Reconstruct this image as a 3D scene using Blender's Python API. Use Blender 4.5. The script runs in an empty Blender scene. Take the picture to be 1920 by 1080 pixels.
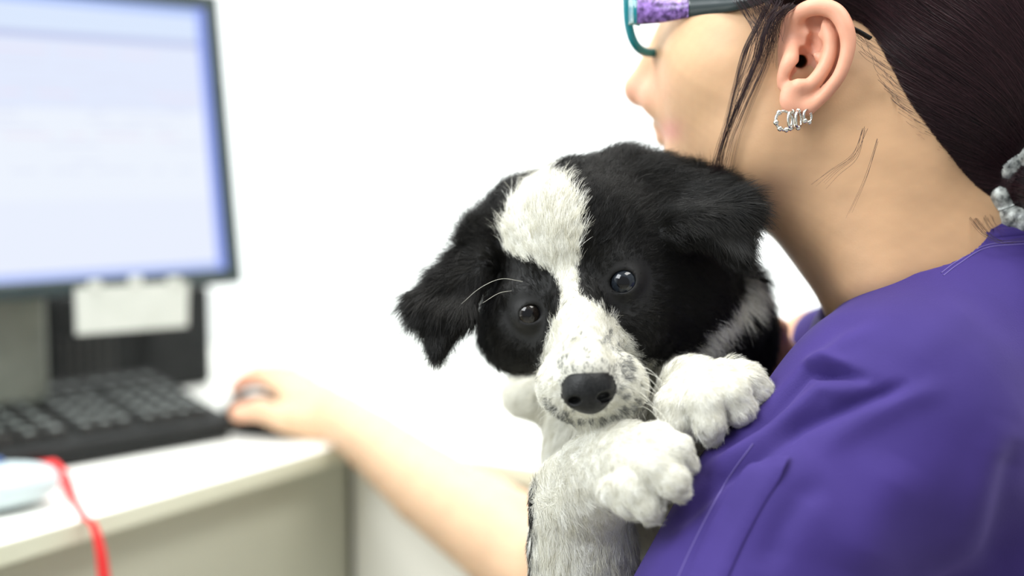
import bpy, math, random
import numpy as np
from mathutils import Vector, Matrix
from mathutils.bvhtree import BVHTree
rng = np.random.default_rng(7)
random.seed(7)
sc = bpy.context.scene
COL = sc.collection

# ------------------------------------------------------------------ camera
F_PX = 2400.0
CAM_Z = 1.04
PITCH = math.atan(240/F_PX)
cd = bpy.data.cameras.new('camera'); cam = bpy.data.objects.new('camera', cd); COL.objects.link(cam)
cam.location = (0, 0, CAM_Z); cam.rotation_euler = (math.pi/2-PITCH, 0, 0)
cd.sensor_width = 36; cd.lens = 36*F_PX/1920
cd.clip_start = 0.02; cd.clip_end = 60
cd.dof.use_dof = True; cd.dof.focus_distance = 0.70; cd.dof.aperture_fstop = 2.4
sc.camera = cam
# ------------------------------------------------------------------ world, lights, exposure
sc.view_settings.view_transform = 'Standard'; sc.view_settings.look = 'None'
sc.view_settings.gamma = 1; sc.view_settings.use_curve_mapping = False
sc.view_settings.exposure = 0.0
w = bpy.data.worlds.new('world'); sc.world = w; w.use_nodes = True
w.node_tree.nodes['Background'].inputs[0].default_value = (0.93, 0.97, 1.0, 1)
w.node_tree.nodes['Background'].inputs[1].default_value = 0.50
def area(name, loc, target, size, power, color=(1, 1, 1), sizey=None):
    l = bpy.data.lights.new(name, 'AREA'); l.energy = power; l.color = color
    l.shape = 'RECTANGLE'; l.size = size; l.size_y = sizey or size
    o = bpy.data.objects.new(name, l); COL.objects.link(o); o.location = loc
    o.rotation_euler = (Vector(target)-Vector(loc)).to_track_quat('-Z', 'Y').to_euler()
    return o
area('ceiling_lamp', (-0.25, 1.15, 2.45), (-0.1, 1.1, 0), 1.2, 30, (1, 0.99, 0.95), 0.6)
area('ceiling_lamp', (0.75, 0.35, 2.45), (0.45, 0.55, 0), 1.2, 30, (1, 0.98, 0.93), 0.6)
area('added_left_light', (-1.15, -0.15, 2.2), (0.1, 0.75, 0.95), 1.0, 44, (0.95, 0.98, 1.0), 1.0)  # soft light added at the upper left to brighten the dog

# ------------------------------------------------------------------ frames: C() = photo pixel + depth -> camera space, W() -> world
def C(x, y, d): return np.array([(x-960)/F_PX*d, (540-y)/F_PX*d, -d])
ROT = np.array([[1, 0, 0], [0, math.sin(PITCH), math.cos(PITCH)], [0, math.cos(PITCH), -math.sin(PITCH)]])
_m = cam.rotation_euler.to_matrix()
ROT = np.array([[_m[i][j] for j in range(3)] for i in range(3)])
LOC = np.array([0, 0, CAM_Z])
def to_world(v): return np.asarray(v) @ ROT.T + LOC
def W(x, y, d): return to_world(C(x, y, d))
def WZ(x, y, z):
    r = ROT @ np.array([(x-960)/F_PX, (540-y)/F_PX, -1.0])
    return LOC + r*((z-CAM_Z)/r[2])
def proj(v):
    return 960+F_PX*v[:, 0]/-v[:, 2], 540-F_PX*v[:, 1]/-v[:, 2]

def on_plane(px, py, p0, nrm):
    r = ROT @ np.array([(px-960)/F_PX, (540-py)/F_PX, -1.0]); return LOC+r*(np.dot(p0-LOC, nrm)/np.dot(r, nrm))
# ------------------------------------------------------------------ materials
def mat(name, color=(0.8, 0.8, 0.8), rough=0.5, metal=0.0, **kw):
    m = bpy.data.materials.new(name); m.use_nodes = True
    b = m.node_tree.nodes['Principled BSDF']
    b.inputs['Base Color'].default_value = (*color, 1)
    b.inputs['Roughness'].default_value = rough; b.inputs['Metallic'].default_value = metal
    for k, v in kw.items():
        b.inputs[k.replace('_', ' ')].default_value = v
    return m
def nodes(m): return m.node_tree.nodes, m.node_tree.links, m.node_tree.nodes['Principled BSDF']
def add_noise(m, c1, c2, scale, bump=0.0, detail=4, attr=None, stretch=None, bscale=None):
    n, l, b = nodes(m)
    tc = n.new('ShaderNodeTexCoord'); nz = n.new('ShaderNodeTexNoise'); nz.inputs['Scale'].default_value = scale
    nz.inputs['Detail'].default_value = detail
    src = tc.outputs['Object']
    if stretch:
        mp = n.new('ShaderNodeMapping'); mp.inputs['Scale'].default_value = stretch
        l.new(src, mp.inputs[0]); src = mp.outputs[0]
    l.new(src, nz.inputs['Vector'])
    cr = n.new('ShaderNodeValToRGB'); cr.color_ramp.elements[0].position = 0.35; cr.color_ramp.elements[1].position = 0.65
    cr.color_ramp.elements[0].color = (*c1, 1); cr.color_ramp.elements[1].color = (*c2, 1)
    l.new(nz.outputs['Fac'], cr.inputs[0]); l.new(cr.outputs[0], b.inputs['Base Color'])
    if bump:
        n2 = n.new('ShaderNodeTexNoise'); n2.inputs['Scale'].default_value = bscale or scale*3; n2.inputs['Detail'].default_value = 3
        l.new(src, n2.inputs['Vector'])
        bp = n.new('ShaderNodeBump'); bp.inputs['Strength'].default_value = bump; bp.inputs['Distance'].default_value = 0.001
        l.new(n2.outputs['Fac'], bp.inputs['Height']); l.new(bp.outputs[0], b.inputs['Normal'])
    return m
def vcol(m, attr='tint'):
    n, l, b = nodes(m); a = n.new('ShaderNodeAttribute'); a.attribute_name = attr
    l.new(a.outputs['Color'], b.inputs['Base Color']); return m

M = {}
M['wall'] = add_noise(mat('wall_paint', rough=0.8), (0.78, 0.81, 0.81), (0.81, 0.83, 0.84), 3)
M['floor'] = add_noise(mat('floor_vinyl', rough=0.5), (0.50, 0.48, 0.42), (0.56, 0.54, 0.47), 9)
M['desk'] = add_noise(mat('white_laminate', rough=0.35), (0.86, 0.87, 0.82), (0.89, 0.90, 0.86), 5)
M['desk_edge'] = add_noise(mat('edge_banding', rough=0.45), (0.62, 0.64, 0.50), (0.68, 0.69, 0.56), 5)
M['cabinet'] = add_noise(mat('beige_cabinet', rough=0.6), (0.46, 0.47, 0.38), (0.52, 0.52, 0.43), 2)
M['cabinet_lit'] = add_noise(mat('beige_cabinet_lit', rough=0.6), (0.80, 0.79, 0.71), (0.84, 0.83, 0.75), 2)  # cabinet colour lightened, brighter light on the return panel put into the paint
M['black'] = add_noise(mat('black_plastic', rough=0.6, Specular_IOR_Level=.25), (0.004, 0.005, 0.005), (0.009, 0.010, 0.010), 30)
M['bezel'] = add_noise(mat('bezel_plastic', rough=0.35), (0.015, 0.028, 0.03), (0.022, 0.036, 0.038), 30)
M['key'] = add_noise(mat('key_plastic', rough=0.45), (0.010, 0.011, 0.010), (0.016, 0.017, 0.016), 60)
M['legend'] = mat('key_legend', (0.20, 0.23, 0.22), 0.6)
M['grey'] = add_noise(mat('grey_plastic', rough=0.45), (0.16, 0.18, 0.15), (0.22, 0.24, 0.20), 20)
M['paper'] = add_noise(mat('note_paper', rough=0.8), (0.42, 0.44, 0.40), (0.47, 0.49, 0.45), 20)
M['white_plastic'] = add_noise(mat('white_plastic', rough=0.3), (0.42, 0.50, 0.52), (0.48, 0.56, 0.58), 10)
M['blue_plastic'] = mat('blue_plastic', (0.04, 0.09, 0.25), 0.4)
M['red'] = add_noise(mat('red_cord', rough=0.6), (0.72, 0.02, 0.025), (0.80, 0.035, 0.035), 80)
M['steel'] = mat('silver_metal', (0.72, 0.71, 0.66), 0.16, 1.0)

# ------------------------------------------------------------------ object helpers
def tag(o, label=None, cat=None, group=None, kind=None):
    if label: o['label'] = label
    if cat: o['category'] = cat
    if group: o['group'] = group
    if kind: o['kind'] = kind
    return o
def mesh_np(name, v, faces, mats, base=None, parent=None, smooth=True, tint=None, fmat=None):
    """v world coords (N,3); faces (M,4) or (M,3) array, or list of lists"""
    v = np.asarray(v, float)
    me = bpy.data.meshes.new(name)
    if base is None:
        base = np.array([(v[:, 0].min()+v[:, 0].max())/2, (v[:, 1].min()+v[:, 1].max())/2, v[:, 2].min()]) if parent is None else np.zeros(3)
    base = np.asarray(base, float)
    off = base if parent is None else np.array(parent.matrix_world_base)
    vv = v-off
    if isinstance(faces, np.ndarray):
        k = faces.shape[1]; nf = len(faces)
        me.vertices.add(len(vv)); me.vertices.foreach_set('co', vv.astype(np.float32).ravel())
        me.loops.add(nf*k); me.loops.foreach_set('vertex_index', faces.astype(np.int32).ravel())
        me.polygons.add(nf); me.polygons.foreach_set('loop_start', np.arange(0, nf*k, k, dtype=np.int32))
        me.update(calc_edges=True)
    else:
        me.from_pydata(vv.tolist(), [], [list(f) for f in faces]); me.update()
    if smooth: me.polygons.foreach_set('use_smooth', np.ones(len(me.polygons), bool))
    if not isinstance(mats, (list, tuple)): mats = [mats]
    for m in mats: me.materials.append(m)
    if fmat is not None: me.polygons.foreach_set('material_index', np.asarray(fmat, np.int32))
    if tint is not None:
        a = me.attributes.new('tint', 'FLOAT_COLOR', 'POINT')
        t = np.concatenate([tint, np.ones((len(tint), 1))], 1).astype(np.float32); a.data.foreach_set('color', t.ravel())
    me.validate()
    o = bpy.data.objects.new(name, me); COL.objects.link(o)
    if parent is None: o.location = Vector(base); BASE[o.name] = base
    else: o.parent = parent.obj; BASE[o.name] = off
    return o
BASE = {}
class P:            # parent wrapper: object plus its world base
    def __init__(s, o): s.obj = o; s.matrix_world_base = BASE[o.name]
def empty(name, loc):
    o = bpy.data.objects.new(name, None); COL.objects.link(o); o.location = Vector(loc); o.empty_display_size = 0.05
    BASE[o.name] = np.array(loc, float); return o

class MB:           # small mesh builder for hard things
    def __init__(s): s.v = []; s.f = []; s.m = []
    def add(s, v, f, m=0):
        n = len(s.v); s.v += [tuple(map(float, p)) for p in v]; s.f += [[i+n for i in q] for q in f]; s.m += [m]*len(f)
    def box(s, o, ax, ay, az, sx, sy, sz, m=0, bev=0.0):
        """box centred at o with axes; bevelled by chamfer"""
        o, ax, ay, az = map(lambda q: np.asarray(q, float), (o, ax, ay, az))
        hx, hy, hz = sx/2, sy/2, sz/2
        if bev <= 0:
            v = [o+ax*i*hx+ay*j*hy+az*k*hz for i in (-1, 1) for j in (-1, 1) for k in (-1, 1)]
            s.add(v, [(0, 1, 3, 2), (4, 6, 7, 5), (0, 4, 5, 1), (2, 3, 7, 6), (0, 2, 6, 4), (1, 5, 7, 3)], m); return
        import bmesh
        bm = bmesh.new()
        vs = [bm.verts.new((i*hx, j*hy, k*hz)) for i in (-1, 1) for j in (-1, 1) for k in (-1, 1)]
        for q in [(0, 1, 3, 2), (4, 6, 7, 5), (0, 4, 5, 1), (2, 3, 7, 6), (0, 2, 6, 4), (1, 5, 7, 3)]: bm.faces.new([vs[i] for i in q])
        bmesh.ops.bevel(bm, geom=bm.edges[:]+bm.verts[:], offset=min(bev, hx*.95, hy*.95, hz*.95), segments=3, affect='EDGES', profile=0.5)
        bm.verts.index_update()
        v = [o+ax*q.co.x+ay*q.co.y+az*q.co.z for q in bm.verts]
        s.add(v, [[q.index for q in f.verts] for f in bm.faces], m); bm.free()
    def tube(s, pts, r, seg=10, m=0, flat=None, cap=True, closed=False):
        pts = np.asarray(pts, float); n = len(pts)
        r = np.broadcast_to(np.asarray(r, float), (n,)) if np.ndim(r) < 1 or len(np.atleast_1d(r)) != n else np.asarray(r, float)
        if closed: t = np.roll(pts, -1, 0)-np.roll(pts, 1, 0)
        else: t = np.gradient(pts, axis=0)
        t /= np.linalg.norm(t, axis=1)[:, None]+1e-12
        a = np.array([0, 0, 1.0]) if abs(t[0][2]) < .9 else np.array([1.0, 0, 0])
        u = a-t[0]*a.dot(t[0]); u /= np.linalg.norm(u); V = []
        for i in range(n):
            u = u-t[i]*u.dot(t[i]); u /= np.linalg.norm(u); b = np.cross(t[i], u)
            for k in range(seg):
                q = 2*math.pi*k/seg; fx = 1.0 if flat is None else flat
                V.append(pts[i]+r[i]*(u*math.cos(q)+b*math.sin(q)*fx))
        Fc = []
        for i in range(n if closed else n-1):
            j = (i+1) % n
            for k in range(seg): k2 = (k+1) % seg; Fc.append((i*seg+k, i*seg+k2, j*seg+k2, j*seg+k))
        if cap and not closed: Fc.append(tuple(range(seg))[::-1]); Fc.append(tuple((n-1)*seg+k for k in range(seg)))
        s.add(V, Fc, m)
    def ball(s, c, r, ax=None, n=14, m=0):
        c = np.asarray(c, float); r = np.broadcast_to(np.asarray(r, float), (3,)); V = []; Fc = []
        ax = np.eye(3) if ax is None else np.asarray(ax)
        for i in range(n+1):
            th = math.pi*i/n
            for k in range(2*n):
                ph = math.pi*k/n
                V.append(c+(np.array([math.sin(th)*math.cos(ph), math.sin(th)*math.sin(ph), math.cos(th)])*r) @ ax)
        for i in range(n):
            for k in range(2*n):
                k2 = (k+1) % (2*n); Fc.append((i*2*n+k, (i+1)*2*n+k, (i+1)*2*n+k2, i*2*n+k2))
        s.add(V, Fc, m)
    def build(s, name, mats, parent=None, base=None, smooth=False):
        o = mesh_np(name, np.array(s.v), s.f, mats, base, P(parent) if parent else None, smooth, fmat=s.m)
        return o
def spline(pts, n):
    """Catmull-Rom through rows of pts"""
    p = np.asarray(pts, float); p = np.vstack([2*p[0]-p[1], p, 2*p[-1]-p[-2]]); out = []
    segs = len(p)-3
    for t in np.linspace(0, segs-1e-9, n):
        i = int(t); u = t-i; a, b, c, d = p[i:i+4]
        out.append(.5*((2*b)+(-a+c)*u+(2*a-5*b+4*c-d)*u*u+(-a+3*b-3*c+d)*u**3))
    return np.array(out)

# ------------------------------------------------------------------ implicit modelling
def smin(a, b, k):
    if k <= 0: return np.minimum(a, b)
    h = np.clip(.5+.5*(b-a)/k, 0, 1); return b+(a-b)*h-k*h*(1-h)
def smax(a, b, k): return -smin(-a, -b, k)
def sd_cone(p, a, b, ra, rb):
    ba = b-a; pa = p-a; h = np.clip(pa@ba/(ba@ba), 0, 1)
    return np.linalg.norm(pa-h[:, None]*ba, axis=1)-(ra+(rb-ra)*h)
def sd_ell(p, c, r, R=None):
    q = p-c
    if R is not None: q = q@R
    r = np.asarray(r, float); k0 = np.linalg.norm(q/r, axis=1); k1 = np.linalg.norm(q/(r*r), axis=1)+1e-9
    return k0*(k0-1)/k1
def sd_tri(p, a, b, c, r):
    ba = b-a; pa = p-a; cb = c-b; pb = p-b; ac = a-c; pc = p-c; nor = np.cross(ba, ac)
    def ds(e, q): return ((e*np.clip(q@e/(e@e), 0, 1)[:, None]-q)**2).sum(1)
    ins = (np.sign(pa@np.cross(ba, nor))+np.sign(pb@np.cross(cb, nor))+np.sign(pc@np.cross(ac, nor))) < 2
    dd = np.where(ins, np.minimum(np.minimum(ds(ba, pa), ds(cb, pb)), ds(ac, pc)), (pa@nor)**2/(nor@nor))
    return np.sqrt(dd)-r
class SDF:
    def __init__(s): s.ops = []
    def cone(s, a, b, ra, rb, k=.01, op='+'): s.ops.append((op, k, lambda p, a=C(*a), b=C(*b): sd_cone(p, a, b, ra, rb)))
    def chain(s, pts, k=.01, op='+'):
        q = [(C(*t[:3]), t[3]) for t in pts]
        def f(p):
            d = None
            for (a, ra), (b, rb) in zip(q[:-1], q[1:]):
                e = sd_cone(p, a, b, ra, rb); d = e if d is None else smin(d, e, .003 if len(q) < 10 else 0)
            return d
        s.ops.append((op, k, f))
    def ell(s, c, r, k=.01, op='+', R=None): s.ops.append((op, k, lambda p, c=C(*c): sd_ell(p, c, r, R)))
    def sph(s, c, r, k=.01, op='+'): s.ops.append((op, k, lambda p, c=C(*c): np.linalg.norm(p-c, axis=1)-r))
    def tri(s, a, b, c, r, k=.006, op='+'): s.ops.append((op, k, lambda p, a=C(*a), b=C(*b), c=C(*c): sd_tri(p, a, b, c, r)))
    def fn(s, f, k=.0, op='+'): s.ops.append((op, k, f))
    def __call__(s, p):
        d = np.full(len(p), 1.0)
        for op, k, f in s.ops:
            e = f(p)
            if op == '+': d = smin(d, e, k)
            elif op == '-': d = smax(d, -e, k)
            elif op == '&': d = smax(d, e, k)
        return d
    def grad(s, p, h=6e-4):
        g = np.stack([s(p+np.eye(3)[i]*h)-s(p-np.eye(3)[i]*h) for i in range(3)], 1)
        return g/(np.linalg.norm(g, axis=1)[:, None]+1e-12)
def polygonise(f, lo, hi, h, B=8):
    lo = np.array(lo, float); n = (np.ceil((np.array(hi)-lo)/h/B)*B).astype(int); nb = n//B
    g = np.stack(np.meshgrid(*[np.arange(k) for k in nb], indexing='ij'), -1).reshape(-1, 3)
    cen = lo+(g+.5)*B*h; dc = np.concatenate([f(cen[i:i+200000]) for i in range(0, len(cen), 200000)])
    vals = np.repeat(np.repeat(np.repeat(np.where(dc.reshape(nb) < 0, -1., 1.).astype(np.float32), B, 0), B, 1), B, 2)
    act = g[np.abs(dc) < B*h*1.35]
    loc = np.stack(np.meshgrid(*[np.arange(B)]*3, indexing='ij'), -1).reshape(-1, 3)
    for i in range(0, len(act), 400):
        ix = (act[i:i+400, None, :]*B+loc[None]).reshape(-1, 3)
        vals[ix[:, 0], ix[:, 1], ix[:, 2]] = f(lo+ix*h)
    # close at borders
    vals[0] = vals[-1] = 1; vals[:, 0] = vals[:, -1] = 1; vals[:, :, 0] = vals[:, :, -1] = 1
    s = vals < 0
    cnt = np.zeros([k-1 for k in s.shape], np.uint8)
    for a in (0, 1):
        for b in (0, 1):
            for c in (0, 1): cnt += s[a:s.shape[0]-1+a, b:s.shape[1]-1+b, c:s.shape[2]-1+c]
    cell = np.argwhere((cnt > 0) & (cnt < 8)); idx = -np.ones(cnt.shape, np.int32); idx[tuple(cell.T)] = np.arange(len(cell))
    corner = {(a, b, c): vals[cell[:, 0]+a, cell[:, 1]+b, cell[:, 2]+c] for a in (0, 1) for b in (0, 1) for c in (0, 1)}
    acc = np.zeros((len(cell), 3)); num = np.zeros(len(cell))
    for ax in range(3):
        for u in (0, 1):
            for v in (0, 1):
                o = [u, v]; o.insert(ax, 0); e = list(o); e[ax] = 1
                A, Bv = corner[tuple(o)], corner[tuple(e)]; m = (A < 0) != (Bv < 0)
                t = np.where(m, A/np.where(m, A-Bv, 1), 0); q = np.tile(np.array(o, float), (len(cell), 1)); q[:, ax] = t
                acc[m] += q[m]; num[m] += 1
    V = lo+(cell+acc/num[:, None])*h
    Q = []
    for ax in range(3):
        sl0 = [slice(None)]*3; sl1 = [slice(None)]*3; sl0[ax] = slice(0, -1); sl1[ax] = slice(1, None)
        e = np.argwhere(s[tuple(sl0)] != s[tuple(sl1)])
        flip = s[tuple(e.T)]
        b, c = [(1, 2), (2, 0), (0, 1)][ax]
        e0 = e.copy(); e1 = e.copy(); e1[:, b] -= 1; e2 = e1.copy(); e2[:, c] -= 1; e3 = e.copy(); e3[:, c] -= 1
        q = np.stack([idx[tuple(t.T)] for t in (e0, e1, e2, e3)], 1)
        q[~flip] = q[~flip][:, ::-1]; Q.append(q)
    Q = np.concatenate(Q); Q = Q[(Q >= 0).all(1)]
    return V, Q
def relax(V, f, it=2):
    for _ in range(it):
        V = V-f(V)[:, None]*f.grad(V)*.9
    return V
def inpoly(x, y, poly):
    poly = np.asarray(poly, float); ins = np.zeros(x.shape, bool); j = len(poly)-1
    for i in range(len(poly)):
        xi, yi = poly[i]; xj, yj = poly[j]
        c = ((yi > y) != (yj > y)) & (x < (xj-xi)*(y-yi)/(yj-yi+1e-12)+xi); ins ^= c; j = i
    return ins
def polydist(x, y, pts):
    pts = np.asarray(pts, float); best = np.full(x.shape, 1e9); par = np.zeros(x.shape); L = 0
    lens = np.linalg.norm(np.diff(pts[:, :2], axis=0), axis=1); tot = lens.sum()
    for (a, b, l) in zip(pts[:-1], pts[1:], lens):
        dx, dy = b[0]-a[0], b[1]-a[1]; t = np.clip(((x-a[0])*dx+(y-a[1])*dy)/(l*l), 0, 1)
        d = np.hypot(x-a[0]-t*dx, y-a[1]-t*dy); m = d < best; best = np.where(m, d, best); par = np.where(m, (L+t*l)/tot, par); L += l
    return best, par
def snoise(p, scale, seed=0):
    r = np.random.default_rng(seed); out = 0
    for i in range(6):
        k = r.normal(size=3); k *= scale/np.linalg.norm(k)*(0.7+.7*r.random()); out = out+np.sin(p@k+r.random()*6.28)
    return out/6**.5
def hair_obj(name, pts, radius, m, parent, tip=0.15, shade=None):
    """pts (N,K,3) world; radius (N,)"""
    N, K = pts.shape[:2]
    hc = bpy.data.hair_curves.new(name); hc.add_curves([K]*N)
    off = BASE[parent.name] if parent is not None else np.zeros(3)
    hc.attributes['position'].data.foreach_set('vector', (pts-off).astype(np.float32).ravel()) if 'position' in hc.attributes else None
    ra = hc.attributes.get('radius') or hc.attributes.new('radius', 'FLOAT', 'POINT')
    prof = np.linspace(1, 0, K)**.7*(1-tip)+tip
    ra.data.foreach_set('value', (radius[:, None]*prof[None]).astype(np.float32).ravel())
    if shade is not None:
        sa = hc.attributes.new('shade', 'FLOAT', 'CURVE'); sa.data.foreach_set('value', shade.astype(np.float32))
    hc.materials.append(m)
    o = bpy.data.objects.new(name, hc); COL.objects.link(o)
    if parent is not None: o.parent = parent
    BASE[o.name] = off
    return o

#@@STRUCTURE
# ================================================================== room and desk
UP = np.array([0, 0, 1.0])
DZ = 0.75
A = WZ(0, 1019, DZ); B_ = WZ(611, 841, DZ)
e1 = (B_-A)/np.linalg.norm(B_-A); e2 = np.array([-e1[1], e1[0], 0])   # e1 away along the desk front, e2 towards the wall behind it
CR = B_+e1*0.042                                                      # inner corner of the L
def slab_poly(name, outline, z0, z1, mats, base=None, edge_mat=1):
    n = len(outline); v = [(p[0], p[1], z1) for p in outline]+[(p[0], p[1], z0) for p in outline]
    f = [tuple(range(n)), tuple(range(2*n-1, n-1, -1))]+[(i, i+n, (i+1) % n+n, (i+1) % n) for i in range(n)]
    mb = MB(); mb.add(v, f, 0); mb.m = [0, 0]+[edge_mat]*n
    return mb
DW, RW = 0.62, 0.46
o1 = CR-e1*1.7; o2 = CR-e2*1.5
out = [o1, CR, o2, o2+e1*RW, CR+e1*RW+e2*DW, o1+e2*DW]
wt = slab_poly('worktop', out, DZ-0.019, DZ, None).build('worktop', [M['desk'], M['desk_edge']])
tag(wt, 'white laminate corner worktop with pale beige edge under the monitor and keyboard', 'worktop')
bv = wt.modifiers.new('b', 'BEVEL'); bv.width = 0.002; bv.segments = 2
# base cabinets under it
cb = empty('base_cabinet', (CR[0]-e1[0]*.8+e2[0]*.3, CR[1]-e1[1]*.8+e2[1]*.3, 0))
def panel(a, b, z0, z1, depth, dirn, name, m, parent, bev=.002):
    mid = (a+b)/2+dirn*depth/2; ax = (b-a)/np.linalg.norm(b-a)
    mb = MB(); mb.box((mid[0], mid[1], (z0+z1)/2), ax, dirn, UP, np.linalg.norm(b-a), depth, z1-z0, 0, bev)
    return mb.build(name, m, parent)
tag(cb, 'beige cabinet front below the white worktop on the left', 'cabinet')
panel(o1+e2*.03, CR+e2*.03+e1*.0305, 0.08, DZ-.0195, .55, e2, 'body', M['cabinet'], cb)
cb2 = empty('base_cabinet', (CR[0]-e2[0]*.7+e1[0]*.2, CR[1]-e2[1]*.7+e1[1]*.2, 0))
tag(cb2, 'beige cabinet front below the worktop return behind the forearm', 'cabinet')
panel(CR+e1*.03+e2*.025, o2+e1*.03, 0.08, DZ-.0195, .40, e1, 'body', M['cabinet_lit'], cb2)
def wallbox(name, a, b, dirn, z0, z1, th=.1):
    mid = (a+b)/2+dirn*th/2; ax = (b-a)/np.linalg.norm(b-a); mb = MB()
    mb.box((mid[0], mid[1], (z0+z1)/2), ax, dirn, UP, np.linalg.norm(b-a), th, z1-z0)
    return tag(mb.build(name, M['wall']), kind='structure')
K = CR+e1*(RW+.001)+e2*(DW+.001)
wallbox('wall_left', K-e1*4.2, K+e1*.1, e2, 0, 2.5)
wallbox('wall_back', K+e2*.0, K-e2*4.2, e1, 0, 2.5)
mb = MB(); mb.box((0, .9, -.05), (1, 0, 0), (0, 1, 0), UP, 7, 7, .1); tag(mb.build('floor', M['floor']), kind='structure')

# ================================================================== monitor
def frame_from(x_axis, tilt):
    ax = np.array(x_axis, float); ax /= np.linalg.norm(ax); n = np.cross(ax, UP)  # towards viewer
    up = UP*math.cos(tilt)-n*math.sin(tilt); n = np.cross(ax, up); return ax, up, n
mp = W(451, 531, 1.40)                                   # lower right corner
lx = math.atan2(3500-960, F_PX); ax = np.array([math.sin(lx), math.cos(lx), 0])
ax, mu, mn = frame_from(ax, math.radians(7))
MWd, MHt = 0.50, 0.315
mon = empty('computer_monitor', (mp[0]-ax[0]*.25-mn[0]*.1, mp[1]-ax[1]*.25-mn[1]*.1, DZ))
tag(mon, 'flat computer monitor with dark bezel and bright pale screen on the desk', 'monitor')
mc = mp-ax*MWd/2+mu*MHt/2
bz = MB(); bt = .0165
bz.box(mc-mn*.022, ax, mu, mn, MWd, MHt, .036, 0, .008)
bz.box(mc-mn*.045, ax, mu, mn, MWd*.6, MHt*.6, .03, 0, .01)
bz.build('housing', M['black'], mon)
b2 = MB()
for s in (-1, 1):
    b2.box(mc+ax*s*(MWd/2-bt/2), ax, mu, mn, bt, MHt, .012, 0, .003)
    b2.box(mc+mu*s*(MHt/2-bt/2), ax, mu, mn, MWd-2*bt+.004, bt, .012, 0, .003)
b2.build('bezel', M['bezel'], mon)
ms = bpy.data.materials.new('lit_screen'); ms.use_nodes = True
n = ms.node_tree.nodes; l = ms.node_tree.links; n.clear()
outn = n.new('ShaderNodeOutputMaterial'); em = n.new('ShaderNodeEmission'); l.new(em.outputs[0], outn.inputs[0])
at = n.new('ShaderNodeAttribute'); at.attribute_name = 'tint'; l.new(at.outputs['Color'], em.inputs[0]); em.inputs[1].default_value = 1.0
sw, sh = MWd-2*bt+.002, MHt-2*bt+.002
rows = [(0, .035, (.50, .60, 1.0)), (.035, .28, (.83, .88, 1.0)), (.28, .60, (.86, .91, 1.0)), (.60, .845, (.78, .84, 1.0)), (.845, .87, (.55, .60, .85)), (.87, .965, (.72, .82, 1.0)), (.965, 1.0, (.45, .58, 1.0))]
v = []; f = []; t = []
for (y0, y1, c) in rows:
    for (x0, x1, cc) in ((0, .975, c), (.975, 1.0, (.34, .44, 1.0))):
        k = len(v)
        for (xx, yy) in ((x0, y0), (x1, y0), (x1, y1), (x0, y1)):
            v.append(mc+ax*(xx-.5)*sw+mu*(yy-.5)*sh+mn*.0005); t.append(cc)
        f.append((k, k+1, k+2, k+3))
# lines of a list on the screen
random.seed(3)
for j in range(15):
    yy = .80-j*.03; x = .06
    while x < .9:
        ww = random.uniform(.03, .12)
        if random.random() < .55:
            k = len(v)
            for (a_, b_) in ((0, 0), (ww, 0), (ww, .008), (0, .008)):
                v.append(mc+ax*(x+a_-.5)*sw+mu*(yy+b_-.5)*sh+mn*.0009); t.append((.76, .80, .95) if j % 5 else (.86, .78, .92))
            f.append((k, k+1, k+2, k+3))
        x += ww+.03
mesh_np('screen', np.array(v), f, ms, None, P(mon), False, tint=np.array(t))
st = MB(); fc = on_plane(18, 640, mc-mn*.075, mn)
st.box((fc[0], fc[1], DZ+.10), ax, np.array([mn[0], mn[1], 0])/np.hypot(mn[0], mn[1]), UP, .07, .03, .2, 0, .008)
st.build('stand_neck', M['grey'], mon)
st = MB(); st.box((fc[0]-mn[0]*.02, fc[1]-mn[1]*.02, DZ+.007), ax, np.array([mn[0], mn[1], 0])/np.hypot(mn[0], mn[1]), UP, .22, .13, .012, 0, .005)
st.build('stand_base', M['black'], mon)
# paper note hanging from the lower bezel
q = [on_plane(x, y, mc+mn*.009, mn) for x, y in ((142, 628), (348, 612), (350, 528), (139, 540))]
v = [p for p in q]+[p+mn*.004 for p in q]
note = MB(); note.add(v, [(0, 3, 2, 1), (4, 5, 6, 7), (0, 1, 5, 4), (1, 2, 6, 5), (2, 3, 7, 6), (3, 0, 4, 7)])
no = note.build('paper_note', M['paper'], smooth=False)
tag(no, 'white paper note taped under the lower bezel of the monitor', 'note')
for (x, y) in ((178, 536), (254, 527), (326, 529)):
    tp = MB(); c = on_plane(x, y, mc+mn*.0125, mn); tp.box(c, ax, mu, mn, .014, .011, .003, 0, .0012)
    tp.build('tape', M['paper'], no)

# ================================================================== keyboard
kf0 = WZ(72, 888, DZ); kf1 = WZ(444, 824, DZ); k1 = (kf1-kf0); k1[2] = 0; k1 /= np.linalg.norm(k1); k2 = np.array([-k1[1], k1[0], 0])
tl = math.radians(9); kn = UP*math.cos(tl)-k2*math.sin(tl); kd = k2*math.cos(tl)+UP*math.sin(tl)
KL, KD = 0.47, 0.19
kb = empty('keyboard', kf1-k1*KL/2+k2*KD/2)
tag(kb, 'black computer keyboard lying on the white worktop in front of the monitor', 'keyboard')
mb = MB(); c0 = kf1-k1*KL/2+kd*KD/2+UP*.0075
mb.box(c0+kn*.008, k1, kd, kn, KL, KD, .016, 0, .006); mb.build('case', M['black'], kb)
mb = MB(); mb.box(c0-kn*.002-kd*(KD/2-.01)+UP*0, k1, kd, kn, KL*.97, .02, .008, 0, .003)
mb.build('front_lip', M['black'], kb)
for s_ in (-1, 1):
    mb = MB(); fp = c0+k1*s_*(KL/2-.03)+kd*(KD/2-.012); mb.box((fp[0], fp[1], (DZ+fp[2])/2), k1, k2, UP, .03, .008, fp[2]-DZ, 0, .002); mb.build('foot', M['black'], kb)
cap0 = None; nk = 0
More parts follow.
